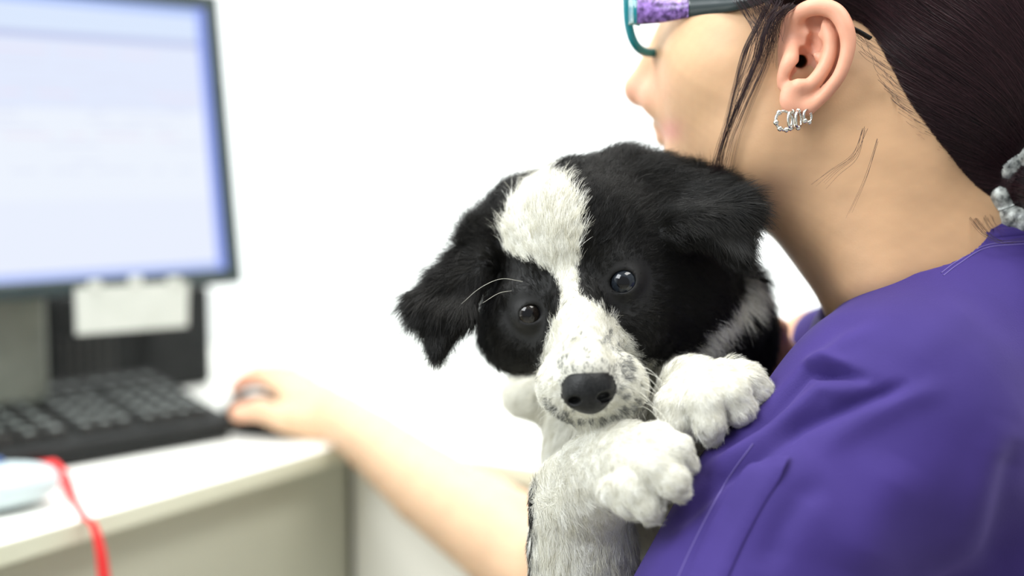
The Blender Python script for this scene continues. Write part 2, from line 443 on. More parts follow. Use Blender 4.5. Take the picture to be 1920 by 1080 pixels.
def keycap(px, py, wx, leg):
    global cap0, nk
    mb = MB(); c = kf1-k1*px+kd*py+UP*.0075+kn*.016
    sx, sy = wx/2-.001, .0082
    lo = [c+k1*a*sx+kd*b*sy for a, b in ((-1, -1), (1, -1), (1, 1), (-1, 1))]
    hi = [c+kn*.0075+k1*a*(sx-.002)+kd*b*(sy-.002) for a, b in ((-1, -1), (1, -1), (1, 1), (-1, 1))]
    mb.add(lo+hi, [(4, 5, 6, 7), (0, 1, 5, 4), (1, 2, 6, 5), (2, 3, 7, 6), (3, 0, 4, 7)])
    if leg:
        cc = c+kn*.0079
        mb.add([cc+k1*a*.003+kd*b*.0035 for a, b in ((-1, -1), (1, -1), (1, 1), (-1, 1))], [(0, 1, 2, 3)], 1)
    mb.build('key', [M['key'], M['legend']], kb)
for r_ in range(6):
    y = .03+r_*.0205+(.012 if r_ == 5 else 0)
    x = .018
    seq = [.019]*4+['g']+[.019]*3+['g']+([.03]+[.019]*(9)+[.028] if r_ else [.025, .025, .11, .025, .025])
    for kx in seq:
        if kx == 'g': x += .008; continue
        if x+kx < KL-.015 and nk < 98:
            keycap(x+kx/2, y, kx, True); nk += 1
        x += kx+.0005

# dark things at the back under the monitor
bx = empty('clutter_stand_in', W(190, 700, 1.50)*[1, 1, 0]+[0, 0, DZ]); tag(bx, 'plain black box standing in for dark clutter behind the keyboard under the monitor', 'box')  # plain box added in place of indistinct dark clutter
bc = WZ(170, 745, DZ)+e2*.0
mb = MB(); mb.box((bc[0], bc[1]+.03, DZ+.0655), ax, np.array([-ax[1], ax[0], 0]), UP, .27, .10, .13, 0, .01); mb.build('case', M['black'], bx)
mb = MB()
for i in range(9): mb.box(np.array([bc[0], bc[1]+.03, DZ+.055])+np.array([ax[1], -ax[0], 0])*.0505+ax*(i*.012-.10), ax, np.array([-ax[1], ax[0], 0]), UP, .005, .002, .05, 0, 0)
mb.build('vent', M['key'], bx)
fr = np.array([ax[1], -ax[0], 0]); bc2 = np.array([bc[0], bc[1]+.03, 0])
for t0, t1, lab in ((.085, .045, 'black cable draped over the right end of the black box'), (-.02, -.075, 'black cable draped over the middle of the black box, left of the other')):
    pts = [bc2+ax*t0-fr*.075+UP*(DZ+.005), bc2+ax*t0-fr*.062+UP*(DZ+.09), bc2+ax*t0-fr*.048+UP*(DZ+.138), bc2+ax*(t0*.6+t1*.4)+UP*(DZ+.137), bc2+ax*t1+fr*.048+UP*(DZ+.138), bc2+ax*t1+fr*.060+UP*(DZ+.09), bc2+ax*(t1-.01)+fr*.062+UP*(DZ+.03)]
    mb = MB(); mb.tube(spline(pts, 40), .0035, 8); o = mb.build('cable', M['black'], smooth=True); tag(o, lab, 'cable', 'black cables under the monitor')

# ================================================================== mouse, white device, lanyard
mcen = WZ(486, 806, DZ)
mo = empty('computer_mouse', mcen); tag(mo, 'black computer mouse under the right hand at the end of the keyboard', 'mouse')
fx = np.array([-.80, .60, 0]); fy = np.array([.60, .80, 0])
mb = MB(); n_ = 16
V = []; Fc = []
for i in range(n_+1):
    th = math.pi/2*i/n_
    for k in range(28):
        ph = 2*math.pi*k/28; r = math.cos(th)**.6; h_ = math.sin(th)
        V.append(mcen+fx*math.cos(ph)*r*.055+fy*math.sin(ph)*r*.031+UP*(.002+.038*h_*(1-.12*math.cos(ph)*r)))
for i in range(n_):
    for k in range(28): k_ = (k+1) % 28; Fc.append((i*28+k, i*28+k_, (i+1)*28+k_, (i+1)*28+k))
Fc.append(tuple(range(27, -1, -1))); mb.add(V, Fc); mb.build('shell', M['black'], mo, smooth=True)
mb = MB(); mb.ball(mcen+fx*.032+UP*.033, (.006, .003, .006), np.array([fx, fy, UP])); mb.build('scroll_wheel', M['grey'], mo, smooth=True)

dv = empty('handheld_device', WZ(25, 945, DZ)); tag(dv, 'white rounded device with a blue mark at the desk edge beside the red lanyard', 'device')
dc = WZ(12, 955, DZ); da = np.array([.8, .6, 0]); db = np.array([-.6, .8, 0])
mb = MB(); V = []; Fc = []
for i in range(25):
    th = math.pi*i/24
    for k in range(32):
        ph = 2*math.pi*k/32
        sx = math.cos(th); sr = math.sin(th)**.55
        V.append(dc+da*(-.02+sx*.062)+db*(sr*math.cos(ph)*.032)+UP*(.021+sr*.021*math.sin(ph)*(1-.15*sx)))
for i in range(24):
    for k in range(32): k_ = (k+1) % 32; Fc.append((i*32+k, i*32+k_, (i+1)*32+k_, (i+1)*32+k))
mb.add(V, Fc); mb.build('shell', M['white_plastic'], dv, smooth=True)
mb = MB(); mb.box(dc+UP*.0425-da*.012, da, db, UP, .022, .014, .003, 0, .0014); mb.build('button', M['blue_plastic'], dv)
pt = [WZ(76, 868, DZ+.010), WZ(95, 868, DZ+.016), WZ(118, 893, DZ+.007), WZ(136, 930, DZ+.004), WZ(158, 968, DZ+.003)]
ed = pt[-1]; pt += [ed-e2*.012+UP*.0-UP*.008, ed-e2*.018-UP*.04+e1*.002, ed-e2*.018-UP*.10+e1*.004, ed-e2*.016-UP*.20+e1*.002, ed-e2*.018-UP*.30]
sp = spline(pt, 60)
mb = MB(); ww = np.concatenate([np.full(14, .007), np.linspace(.007, .0028, 8), np.full(8, .0028), np.linspace(.003, .007, 12), np.full(18, .0075)])
nrm = np.gradient(sp, axis=0); nrm /= np.linalg.norm(nrm, axis=1)[:, None]
V = []; Fc = []
for i in range(60):
    sd = np.cross(nrm[i], UP if i < 30 else -e2*1.0+UP*.2); sd /= np.linalg.norm(sd); up = np.cross(sd, nrm[i])
    for a_, b_ in ((-1, -1), (1, -1), (1, 1), (-1, 1)): V.append(sp[i]+sd*a_*ww[i]*.8+up*b_*.0011)
for i in range(59):
    for k in range(4): Fc.append((i*4+k, i*4+(k+1) % 4, (i+1)*4+(k+1) % 4, (i+1)*4+k))
mb.add(V, Fc); ly = mb.build('lanyard', M['red'], smooth=False)
tag(ly, 'red lanyard strap lying on the worktop and hanging over its front edge', 'lanyard')

#@@DOG
# ================================================================== dog
D = SDF()
D.ell((1130, 478, .757), (.050, .049, .047), 0)                     # skull
D.ell((1065, 445, .742), (.036, .038, .036), .02)                   # forehead
D.ell((1255, 575, .772), (.040, .041, .040), .03)                   # cheek, camera right
D.ell((975, 605, .757), (.022, .028, .030), .02)                    # cheek, camera left
D.ell((1160, 620, .735), (.024, .026, .022), .02)
D.ell((1045, 640, .735), (.015, .022, .02), .015)
D.cone((1080, 570, .712), (1102, 690, .668), .0155, .0125, .012)    # bridge
D.ell((1066, 722, .685), (.0165, .0175, .019), .010)                # lip pads
D.ell((1150, 722, .685), (.0175, .0175, .019), .010)
D.cone((1112, 765, .688), (1130, 760, .73), .0115, .018, .006)      # lower jaw
D.cone((1095, 640, .72), (1108, 720, .69), .019, .017, .012)
D.ell((1152, 488, .722), (.013, .009, .012), .012)                  # brows
D.ell((990, 548, .728), (.012, .008, .012), .012)
D.sph((1106, 735, .672), .0125, .005)
EYES = [((1169, 527, .7155), .0098, (.0077, .0061), -.32), ((992, 587, .724), .0094, (.0062, .0050), .30)]
for (c, r, op, yaw) in EYES:
    D.sph(c, r+.0012, .004)
    fwd = np.array([math.sin(yaw)*.35, -.02, 1.0]); fwd /= np.linalg.norm(fwd)
    ux = np.array([.945, .324, 0]) if yaw < 0 else np.array([.93, .30, -.25]); ux /= np.linalg.norm(ux); uy = np.cross(fwd, ux)
    cc = C(*c)+fwd*r; D.fn(lambda p, cc=cc, ux=ux, uy=uy, fwd=fwd, op=op: sd_ell(p, cc, (op[0], op[1], .0085), np.stack([ux, uy, fwd], 1)), .0012, '-')
# ears: camera left
for t in [((948, 392, .752), (800, 560, .738), (905, 505, .738)), ((905, 505, .738), (790, 575, .735), (868, 590, .728)), ((790, 575, .735), (822, 648, .728), (868, 590, .728))]:
    D.tri(*t, .0045, .010)
# camera right
for t in [((1200, 350, .745), (1335, 362, .735), (1270, 425, .720)), ((1335, 362, .735), (1388, 395, .715), (1270, 425, .722)), ((1388, 395, .715), (1385, 470, .708), (1300, 425, .714))]:
    D.tri(*t, .005, .012)
D.cone((1180, 362, .755), (1270, 378, .755), .018, .016, .02)
D.cone((985, 398, .765), (930, 455, .760), .019, .016, .012)
# neck, body
D.cone((1200, 600, .81), (1195, 800, .835), .050, .056, .03)
D.ell((1340, 625, .815), (.036, .042, .045), .02)                   # shoulder behind the cheek
D.cone((1195, 800, .835), (1230, 1200, .84), .056, .066, .02)
D.ell((1000, 738, .845), (.019, .016, .030), .015)                    # far shoulder
D.ell((1125, 860, .785), (.034, .045, .032), .02)                   # chest
D.chain([(1402, 535, .785, .010), (1375, 600, .775, .012), (1325, 655, .765, .012), (1265, 695, .75, .011)], .008)
# foreleg one, paw draped over the arm
D.chain([(1100, 1160, .735, .032), (1092, 1020, .722, .0285), (1088, 940, .712, .0265), (1125, 893, .690, .0225), (1180, 866, .674, .0195)], .012)
D.ell((1187, 876, .668), (.020, .0195, .018), .008)
for ch in ([(1195, 836, .668, .0105), (1232, 832, .655, .0098), (1262, 846, .649, .0088), (1284, 866, .651, .0062)],
           [(1190, 866, .662, .0110), (1228, 874, .646, .0102), (1256, 897, .643, .0090), (1270, 916, .647, .0062)],
           [(1170, 892, .662, .0105), (1196, 912, .649, .0095), (1212, 938, .648, .0086), (1216, 958, .652, .0060)],
           [(1140, 898, .670, .0105), (1158, 914, .658, .0088), (1174, 934, .655, .0078), (1184, 950, .657, .0056)]):
    D.chain(ch, .0022)
D.fn(lambda p: sd_cone(p, C(1205, 852, .645), C(1262, 892, .640), .0010, .0024), .0022, '-')
D.fn(lambda p: sd_cone(p, C(1195, 893, .648), C(1240, 940, .642), .0010, .0024), .0022, '-')
D.fn(lambda p: sd_cone(p, C(1165, 912, .652), C(1192, 950, .648), .0008, .0018), .0020, '-')
# foreleg two and its paw
D.chain([(1230, 900, .80, .024), (1275, 800, .735, .0195), (1300, 735, .71, .0195)], .012)
D.ell((1318, 735, .70), (.0205, .0165, .017), .008)
for ch in ([(1285, 732, .69, .0105), (1266, 760, .680, .0100), (1268, 788, .678, .0088), (1276, 808, .680, .0064)],
           [(1318, 722, .684, .0115), (1322, 752, .672, .0108), (1328, 786, .670, .0092), (1334, 812, .674, .0064)],
           [(1350, 716, .684, .0115), (1368, 738, .674, .0104), (1384, 764, .674, .0086), (1392, 784, .678, .0060)],
           [(1375, 706, .692, .0105), (1398, 716, .684, .0094), (1416, 732, .684, .0078), (1424, 748, .687, .0056)]):
    D.chain(ch, .0022)
D.fn(lambda p: sd_cone(p, C(1302, 752, .673), C(1298, 800, .667), .0010, .0026), .0022, '-')
D.fn(lambda p: sd_cone(p, C(1345, 738, .672), C(1362, 785, .667), .0010, .0024), .0022, '-')
D.fn(lambda p: sd_cone(p, C(1382, 715, .682), C(1404, 748, .677), .0008, .0020), .0020, '-')
print('dog mesh')
DV, DQ = polygonise(D, C(720, 1260, .60)+[0, 0, -.34], [.24, .085, -.60], .0013)
DV = relax(DV, D, 1)

BLAZE = [(985, 345), (1010, 325), (1060, 330), (1082, 370), (1094, 430), (1084, 500), (1088, 555), (1130, 578), (1168, 615), (1195, 665), (1212, 730), (1205, 800), (1120, 830), (1030, 800), (1008, 730), (1016, 650), (1040, 600), (1053, 560), (1040, 520), (1000, 492), (945, 478), (938, 440), (955, 385)]
RUFF = [(1388, 515), (1425, 525), (1428, 575), (1385, 590), (1352, 640), (1300, 690), (1225, 712), (1212, 694), (1300, 648), (1358, 585)]
BODYW = [(1040, 700), (1212, 700), (1290, 702), (1370, 672), (1425, 690), (1450, 730), (1450, 1400), (1000, 1400), (1000, 860), (990, 830), (800, 830), (800, 692), (935, 694), (975, 700), (1000, 712)]
BLACKB = [(1336, 665), (1385, 600), (1415, 560), (1520, 540), (1520, 720), (1440, 700), (1380, 668)]
r3 = np.random.default_rng(5)
SPOTS = [(1100, 662, 6), (1155, 657, 6), (1103, 672, 5), (1130, 706, 7), (1052, 690, 6), (1180, 690, 6), (1143, 640, 4), (1163, 690, 9), (1172, 705, 10), (1150, 700, 9), (1040, 765, 8), (1060, 775, 9), (1090, 705, 8), (1075, 712, 7), (1170, 740, 5), (1078, 698, 9), (1120, 694, 10), (1148, 712, 10), (1100, 690, 8), (1156, 728, 8), (1062, 700, 7), (1030, 755, 6), (1165, 768, 8), (1108, 786, 6), (1090, 788, 6), (1128, 786, 6), (1148, 782, 7), (1182, 760, 6), (1192, 748, 5), (1050, 782, 7), (1070, 787, 6)]+[(1015+r3.random()*185, 630+r3.random()*140, 2.5+r3.random()*3.5) for _ in range(46)]
BL = np.array([.005, .005, .005]); WH = np.array([.80, .79, .70])
def dog_white(p, jit=5.0):
    x, y = proj(p); x = x+rng.normal(size=x.shape)*jit*.6+snoise(p, 700, 1)*jit; y = y+rng.normal(size=x.shape)*jit*.6+snoise(p, 650, 2)*jit
    head = inpoly(x, y, BLAZE) | inpoly(x, y, RUFF)
    paws = (-p[:, 2] < .733) & (y > 672) & (x > 1205)
    w_ = head | inpoly(x, y, BODYW) | paws
    w_ &= ~(inpoly(x, y, BLACKB) & ~paws)
    return w_
def dog_spot(p):
    x, y = proj(p); s_ = np.zeros(len(x), bool)
    for (a, b, r) in SPOTS: s_ |= (x-a)**2+(y-b)**2 < (r*1.1)**2
    return s_ & (-p[:, 2] < .72)
RN = np.array([[.97, .24, 0], [-.24, .97, 0], [0, 0, 1.0]]).T
NB = lambda p: sd_ell(p, C(1103, 731, .664), (.0138, .0112, .0110), RN)
wv = dog_white(DV, 1.5); tint = np.where(wv[:, None], WH*.8, BL); tint[NB(DV) < .001] = (.012, .012, .013)
m_sk = vcol(mat('dog_skin', rough=.7))
dog = mesh_np('dog', to_world(DV), DQ, m_sk, tint=tint)
tag(dog, 'black and white puppy with a white blaze and speckled muzzle held against a purple top', 'dog')

# ---- eyes
def eye_mat(name, iris):
    m = mat(name, (.01, .01, .01), .04); m.node_tree.nodes['Principled BSDF'].inputs['Specular IOR Level'].default_value = .45
    return vcol(m)
for i, (c, r, op, yaw) in enumerate(EYES):
    look = np.array([-.10, -.10, 1.0]); look /= np.linalg.norm(look)
    a_ = np.cross([0, 1, 0], look); a_ /= np.linalg.norm(a_); b_ = np.cross(look, a_); V = []; T = []; Fc = []
    cc = C(*c); nr, ns = 40, 48
    for k in range(nr+1):
        th = math.pi*k/nr
        for q_ in range(ns):
            ph = 2*math.pi*q_/ns; bul = 1+.07*max(0, math.cos(th)-.72)/.28
            V.append(cc+r*bul*(look*math.cos(th)+a_*math.sin(th)*math.cos(ph)+b_*math.sin(th)*math.sin(ph)))
            deg = math.degrees(th)
            st_ = .75+.5*random.random()
            if deg < 19: T.append((.002, .002, .003))
            elif deg < 44: T.append(tuple(x*st_ for x in ((.016, .020, .026) if i == 0 else (.014, .011, .009))))
            elif deg < 48: T.append((.004, .004, .005))
            else: T.append((.05, .05, .055))
    for k in range(nr):
        for q_ in range(ns): q2 = (q_+1) % ns; Fc.append((k*ns+q_, (k+1)*ns+q_, (k+1)*ns+q2, k*ns+q2))
    mesh_np('eye', to_world(np.array(V)), np.array(Fc), eye_mat('eye_gloss', None), None, P(dog), True, tint=np.array(T))

# ---- nose
N = SDF()
N.fn(NB, 0)
N.ell((1099, 709, .664), (.0095, .0065, .0078), .005, R=RN)
N.ell((1110, 752, .664), (.0070, .0060, .0080), .004, R=RN)
N.ell((1134, 744, .6545), (.0040, .0023, .0065), .0016, '-', R=RN)
N.ell((1076, 752, .6560), (.0036, .0022, .0060), .0016, '-', R=RN)
N.ell((1142, 750, .6575), (.0045, .0011, .0065), .0010, '-', R=RN)
N.cone((1108, 752, .6525), (1112, 775, .656), .0006, .0006, .0014, '-')
NV, NQ = polygonise(N, C(1103, 735, .664)-.021, C(1103, 735, .664)+.021, .0005)
NV = relax(NV, N, 1)
mno = mat('dog_nose', (.03, .03, .034), .45, Specular_IOR_Level=.24)
add_noise(mno, (.005, .0055, .006), (.013, .0135, .014), 500, .0)
n_, l_, b_ = nodes(mno); vo = n_.new('ShaderNodeTexVoronoi'); vo.inputs['Scale'].default_value = 1100; tc = n_.new('ShaderNodeTexCoord'); l_.new(tc.outputs['Object'], vo.inputs['Vector'])
bp = n_.new('ShaderNodeBump'); bp.inputs['Strength'].default_value = .35; bp.inputs['Distance'].default_value = .0004; l_.new(vo.outputs['Distance'], bp.inputs['Height']); l_.new(bp.outputs[0], b_.inputs['Normal'])
mesh_np('nose', to_world(NV), NQ, mno, None, P(dog), True)

# ---- fur
CTRL = np.array([  # x, y, depth, dx, dy(up), dz, length mm, lift
 (1090, 600, .70, -.05, 1, 0, 3.5, .25), (1060, 660, .69, -.6, .7, 0, 3.5, .35), (1150, 660, .69, .6, .6, 0, 3.5, .35), (1105, 690, .66, 0, 1, 0, 2.6, .3),
 (1030, 730, .68, -1, -.25, 0, 4, .45), (1180, 740, .68, 1, -.25, 0, 4.5, .45), (1070, 775, .68, -.3, -1, 0, 4, .5), (1140, 775, .68, .3, -1, 0, 4.5, .5), (1110, 780, .69, 0, -1, 0, 5, .5),
 (1070, 540, .70, -.15, 1, 0, 5, .25), (1030, 460, .70, -.2, 1, 0, 6, .25), (1080, 400, .71, .25, 1, 0, 8, .3), (1010, 370, .71, -.25, 1, 0, 8, .35),
 (1150, 480, .70, .35, 1, 0, 5, .25), (1130, 420, .71, .35, 1, 0, 8, .28), (1160, 325, .75, .15, 1, 0, 17, .75), (1240, 335, .76, .35, 1, 0, 18, .75), (1310, 350, .75, .4, 1, 0, 18, .7), (1090, 325, .76, -.1, 1, 0, 14, .7), (1210, 400, .72, .7, .6, 0, 12, .3),
 (985, 540, .71, -.7, .6, 0, 5, .25), (948, 468, .73, -.5, .8, 0, 5, .2), (975, 500, .72, -.5, .8, 0, 4.5, .2), (950, 440, .73, -.7, .7, 0, 9, .35), (960, 600, .73, -1, -.3, 0, 6, .3), (960, 660, .74, -.6, -1, 0, 8, .4), (1010, 640, .72, -.5, -1, 0, 4.5, .22), (910, 620, .76, -.4, -1, 0, 11, .4), (985, 690, .75, -.1, -1, 0, 7, .3),
 (1210, 540, .72, 1, .15, 0, 6, .2), (1240, 600, .73, 1, -.35, 0, 7, .2), (1190, 640, .72, .7, -.6, 0, 5, .2), (1300, 520, .75, 1, -.2, 0, 9, .3), (1330, 580, .77, .8, -.7, 0, 13, .35), (1280, 660, .76, .6, -1, 0, 12, .35), (1230, 690, .74, .4, -1, 0, 8, .3), (1370, 540, .78, .8, -.8, 0, 15, .4),
 (900, 440, .75, -.9, .5, 0, 16, .55), (850, 500, .74, -1, .0, 0, 15, .4), (800, 570, .735, -.7, -.8, 0, 13, .3), (830, 620, .73, -.1, -1, 0, 12, .2), (870, 570, .73, -.4, -1, 0, 10, .25), (900, 540, .735, -.3, -1, 0, 9, .25),
 (1300, 360, .73, 1, .1, 0, 14, .35), (1370, 370, .72, 1, .1, 0, 15, .45), (1395, 440, .715, .6, -1, 0, 14, .35), (1320, 420, .71, .6, -.8, 0, 12, .22), (1280, 400, .72, .8, -.5, 0, 12, .25), (1350, 460, .71, .5, -1, 0, 12, .25),
 (1150, 830, .68, .8, .2, 0, 5, .25), (1220, 860, .66, 1, -.35, 0, 4.5, .22), (1270, 890, .65, .8, -.6, 0, 4, .25), (1170, 920, .65, .5, -1, 0, 4.5, .22), (1060, 900, .70, -.2, 1, 0, 7, .25), (1050, 1000, .71, -.25, -1, 0, 9, .3), (1120, 1000, .70, .1, -1, 0, 9, .25), (1180, 1050, .72, .4, -1, 0, 10, .3), (1100, 950, .69, 0, -1, 0, 7, .22),
 (1110, 830, .75, .1, -1, 0, 13, .3), (1010, 850, .76, -.3, -1, 0, 10, .3), (960, 730, .82, -.5, -.3, 0, 8, .3), (1300, 700, .70, .2, .6, 0, 4.5, .25), (1260, 750, .68, -.5, -.9, 0, 4.5, .22), (1320, 780, .67, .1, -1, 0, 4, .22), (1380, 740, .67, .8, -.8, 0, 4, .22), (1370, 690, .69, .6, .5, 0, 4.5, .25), (1400, 620, .78, .6, -1, 0, 14, .3), (1440, 650, .8, .5, -1, 0, 14, .3)])
CP = np.array([C(*r[:3]) for r in CTRL])
CDIR = CTRL[:, 3:6].copy()
def nearest_ctrl(p):
    d2 = ((p[:, None, :]-CP[None])**2).sum(2)+1e-6; w_ = 1/d2**1.6; w_ /= w_.sum(1)[:, None]
    return w_@CDIR, w_@CTRL[:, 6], w_@CTRL[:, 7]
def sample_surface(V, Q, n, wfun):
    T = np.concatenate([Q[:, [0, 1, 2]], Q[:, [0, 2, 3]]]); a, b, c = V[T[:, 0]], V[T[:, 1]], V[T[:, 2]]
    ar = np.linalg.norm(np.cross(b-a, c-a), axis=1)/2; cen = (a+b+c)/3; wt_ = ar*wfun(cen); pr = wt_/wt_.sum()
    i = rng.choice(len(T), n, p=pr); u, v_ = rng.random(n), rng.random(n); f_ = u+v_ > 1; u[f_], v_[f_] = 1-u[f_], 1-v_[f_]
    return a[i]+(b-a)[i]*u[:, None]+(c-a)[i]*v_[:, None]
EC = [C(*e[0]) for e in EYES]; NC = C(1103, 735, .664)
def wfun(c):
    x, y = proj(c)
    w_ = np.where(-c[:, 2] < .77, 1.0, .40)*np.where(y > 1120, .25, 1)
    w_ *= np.where((y > 590) & (-c[:, 2] < .715), 1.35, 1)
    for e, (cc_, r, op, yaw) in zip(EC, EYES):
        w_ *= np.where(np.linalg.norm(c-e, axis=1) < r+.0006, 0, 1)
        w_ *= np.where((np.hypot(c[:, 0]-e[0], (c[:, 1]-e[1])*1.2) < op[0]*1.12) & (c[:, 2] > e[2]-.004), 0, 1)
    w_ *= np.where(NB(c) < .0004, 0, 1)
    return w_
NF = 460000
print('fur')
R0 = sample_surface(DV, DQ, NF, wfun)
R0 = R0-D(R0)[:, None]*D.grad(R0)
nr_ = D.grad(R0)
fd = np.zeros((NF, 3)); fl = np.zeros(NF); lf = np.zeros(NF)
for i in range(0, NF, 20000):
    fd[i:i+20000], fl[i:i+20000], lf[i:i+20000] = nearest_ctrl(R0[i:i+20000])
fl *= .001
cell_ = np.floor((R0+snoise(R0, 900, 8)[:, None]*.0008)/.0032).astype(np.int64); key = cell_[:, 0]*73856093 ^ cell_[:, 1]*19349663 ^ cell_[:, 2]*83492791
uq, inv = np.unique(key, return_inverse=True); cn = np.random.default_rng(2).normal(size=(len(uq), 3))
cmean = np.stack([np.bincount(inv, R0[:, i])/np.bincount(inv) for i in range(3)], 1)[inv]
tan = fd+cn[inv]*.16+rng.normal(size=(NF, 3))*.15
tan -= nr_*(tan*nr_).sum(1)[:, None]; tan /= np.linalg.norm(tan, axis=1)[:, None]+1e-9
L = fl*(.72+.5*rng.random(NF))*(1+.18*cn[inv][:, 0])
L = np.clip(L, .0012, .032)
de = np.minimum(*[np.linalg.norm(R0-e, axis=1) for e in EC]); L *= np.clip((de-.0095)/.012, .22, 1)
L *= np.clip(np.linalg.norm(R0-NC, axis=1)/.022, .6, 1)
lift = np.clip(lf*(.6+.8*rng.random(NF)), .08, 1.1)
K_ = 6; s_ = np.linspace(0, 1, K_)
base_d = tan*np.cos(lift)[:, None]+nr_*np.sin(lift*1.15)[:, None]
clump = (cmean-R0); clump *= np.minimum(1, .003/(np.linalg.norm(clump, axis=1)+1e-9))[:, None]; clump -= nr_*(clump*nr_).sum(1)[:, None]; cf = np.clip((fl-.003)/.010, .15, .6)
curl = np.cross(tan, nr_)*rng.normal(size=(NF, 1))*.10
PT = R0[:, None]-nr_[:, None]*.0003+L[:, None, None]*(s_[None, :, None]*base_d[:, None]+(s_**2)[None, :, None]*(curl-nr_*lift[:, None]*.35)[:, None])+(s_**1.5)[None, :, None]*clump[:, None]*cf[:, None, None]
PT[:, :, 1] -= (s_**2)[None]*(L*L*4.0)[:, None]
isw = dog_white(R0, 4.0); sp_ = dog_spot(R0) & (rng.random(NF) < .8)
mixb = rng.random(NF)
mf_w = mat('white_fur', (.80, .79, .70), .55, Specular_IOR_Level=.25)
mf_g = mat('grey_fur', (.17, .175, .17), .55, Specular_IOR_Level=.25)
mf_b = mat('black_fur', (.012, .012, .013), .33, Specular_IOR_Level=.27)
for m_ in (mf_w, mf_b):
    n_, l_, b_ = nodes(m_); hi = n_.new('ShaderNodeAttribute'); hi.attribute_name = 'shade'; cr = n_.new('ShaderNodeValToRGB')
    if m_ is mf_w: cr.color_ramp.elements[0].color = (.66, .64, .53, 1); cr.color_ramp.elements[1].color = (.97, .97, .92, 1)
    else: cr.color_ramp.elements[0].color = (.001, .001, .001, 1); cr.color_ramp.elements[1].color = (.012, .011, .009, 1)
    l_.new(hi.outputs['Fac'], cr.inputs[0]); l_.new(cr.outputs[0], b_.inputs['Base Color'])
SHD = np.clip(.5+.22*cn[inv][:, 1]+.25*rng.normal(size=NF), 0, 1)
PW = to_world(PT.reshape(-1, 3)).reshape(PT.shape)
selw = isw & ~sp_; selg = isw & sp_; selb = ~isw
rad = np.where(fl < .006, .000065, .000085)*(.7+.7*rng.random(NF))
tag(hair_obj('white_fur', PW[selw], rad[selw], mf_w, dog, .15, SHD[selw]), 'white fur of blaze, muzzle, chest and paws')
tag(hair_obj('grey_speckles', PW[selg], rad[selg], mf_g, dog), 'grey speckled hairs on the white muzzle')
tag(hair_obj('black_fur', PW[selb], rad[selb], mf_b, dog, .15, SHD[selb]), 'black fur of ears, cheeks and back')
# whiskers and brow hairs
WK = []
def whisk(pts):
    WK.append(spline([C(*p) for p in pts], 10))
for k in range(9):
    t_ = k/8; x0, y0 = 1178+6*math.sin(k), 700+60*t_
    whisk([(x0, y0, .682), (x0+26, y0-12+16*t_, .672), (x0+52+6*math.sin(k*2), y0+4+22*t_, .662), (x0+70+9*math.sin(k*3), y0+34+26*t_, .655)])
for k in range(7):
    t_ = k/6; x0, y0 = 1150+8*k, 770+4*math.sin(k*3)
    whisk([(x0, y0-4, .684), (x0+7, y0+8, .678), (x0+10+3*k % 5, y0+22, .676)])
for k in range(8):
    y0 = 690+12*k; whisk([(1036, y0, .682), (1018-2*k % 6, y0+2+k, .680), (1000+(k*5) % 9, y0+8+3*k, .682)])
whisk([(980, 528, .715), (940, 523, .70), (900, 540, .69), (865, 570, .69)])
whisk([(960, 545, .72), (935, 550, .705), (905, 568, .70)])
WKn = np.array(WK); mwk = mat('whisker', (.85, .84, .74), .35)
tag(hair_obj('whiskers', to_world(WKn.reshape(-1, 3)).reshape(WKn.shape), np.array([.00010]*24+[.00009]*(len(WK)-24)), mwk, dog, .3), kind='stuff')

#@@PERSON
# ================================================================== person
S = SDF()
S.ell((1560, 30, .800), (.070, .090, .062), 0)                      # cranium
S.cone((1425, -40, .790), (1410, 130, .780), .056, .050, .03)       # forehead to cheek
S.cone((1405, 150, .775), (1345, 290, .800), .046, .030, .03)       # cheek to mouth
S.cone((1440, 270, .752), (1330, 345, .800), .027, .024, .025)      # jaw
S.cone((1480, 200, .752), (1440, 285, .750), .030, .026, .02)
S.cone((1268, 60, .802), (1200, 163, .818), .010, .0088, .010)      # nose
S.sph((1203, 170, .820), .0098, .006)
S.sph((1228, 180, .808), .0085, .006)
S.sph((1218, 196, .811), .0026, .0025, '-')
S.cone((1290, 100, .80), (1275, 190, .805), .018, .018, .015)
S.ell((1252, 232, .822), (.010, .007, .014), .005); S.ell((1256, 258, .822), (.009, .0065, .013), .005)
S.cone((1555, 230, .772), (1732, 575, .775), .054, .054, .022)      # neck
S.cone((1455, 312, .775), (1575, 415, .780), .030, .032, .018)
S.cone((1600, 60, .785), (1640, 260, .776), .050, .050, .03)        # occiput skin behind the ear
S.cone((1800, 430, .79), (1850, 620, .79), .045, .055, .03)
S.cone((1770, 620, .80), (1820, 900, .82), .055, .10, .03)           # chest inside the top
S.cone((1560, 300, .745), (1640, 520, .730), .016, .016, .03)       # neck muscle
# right arm to the mouse
S.chain([(1545, 680, .93, .040), (1300, 900, 1.0, .044), (1030, 1085, 1.10, .044), (950, 1012, 1.14, .0455), (805, 912, 1.22, .0385), (700, 828, 1.275, .0305), (640, 785, 1.333, .0275)], .012)
S.ell((585, 765, 1.362), (.038, .030, .040), .02)
S.chain([(545, 740, 1.368, .016), (500, 712, 1.392, .0105), (462, 712, 1.402, .0092), (443, 730, 1.402, .0078)], .006)   # index
S.chain([(560, 728, 1.40, .016), (520, 700, 1.425, .0105), (480, 700, 1.44, .0092), (458, 716, 1.44, .008)], .006)
S.chain([(575, 724, 1.43, .015), (545, 700, 1.455, .010), (505, 702, 1.47, .009), (482, 718, 1.47, .008)], .006)
S.chain([(590, 735, 1.44, .014), (560, 715, 1.47, .009), (525, 718, 1.48, .008), (508, 728, 1.48, .0075)], .006)
S.chain([(590, 795, 1.335, .018), (535, 785, 1.325, .014), (485, 768, 1.325, .0115), (448, 774, 1.328, .0095)], .008)    # thumb
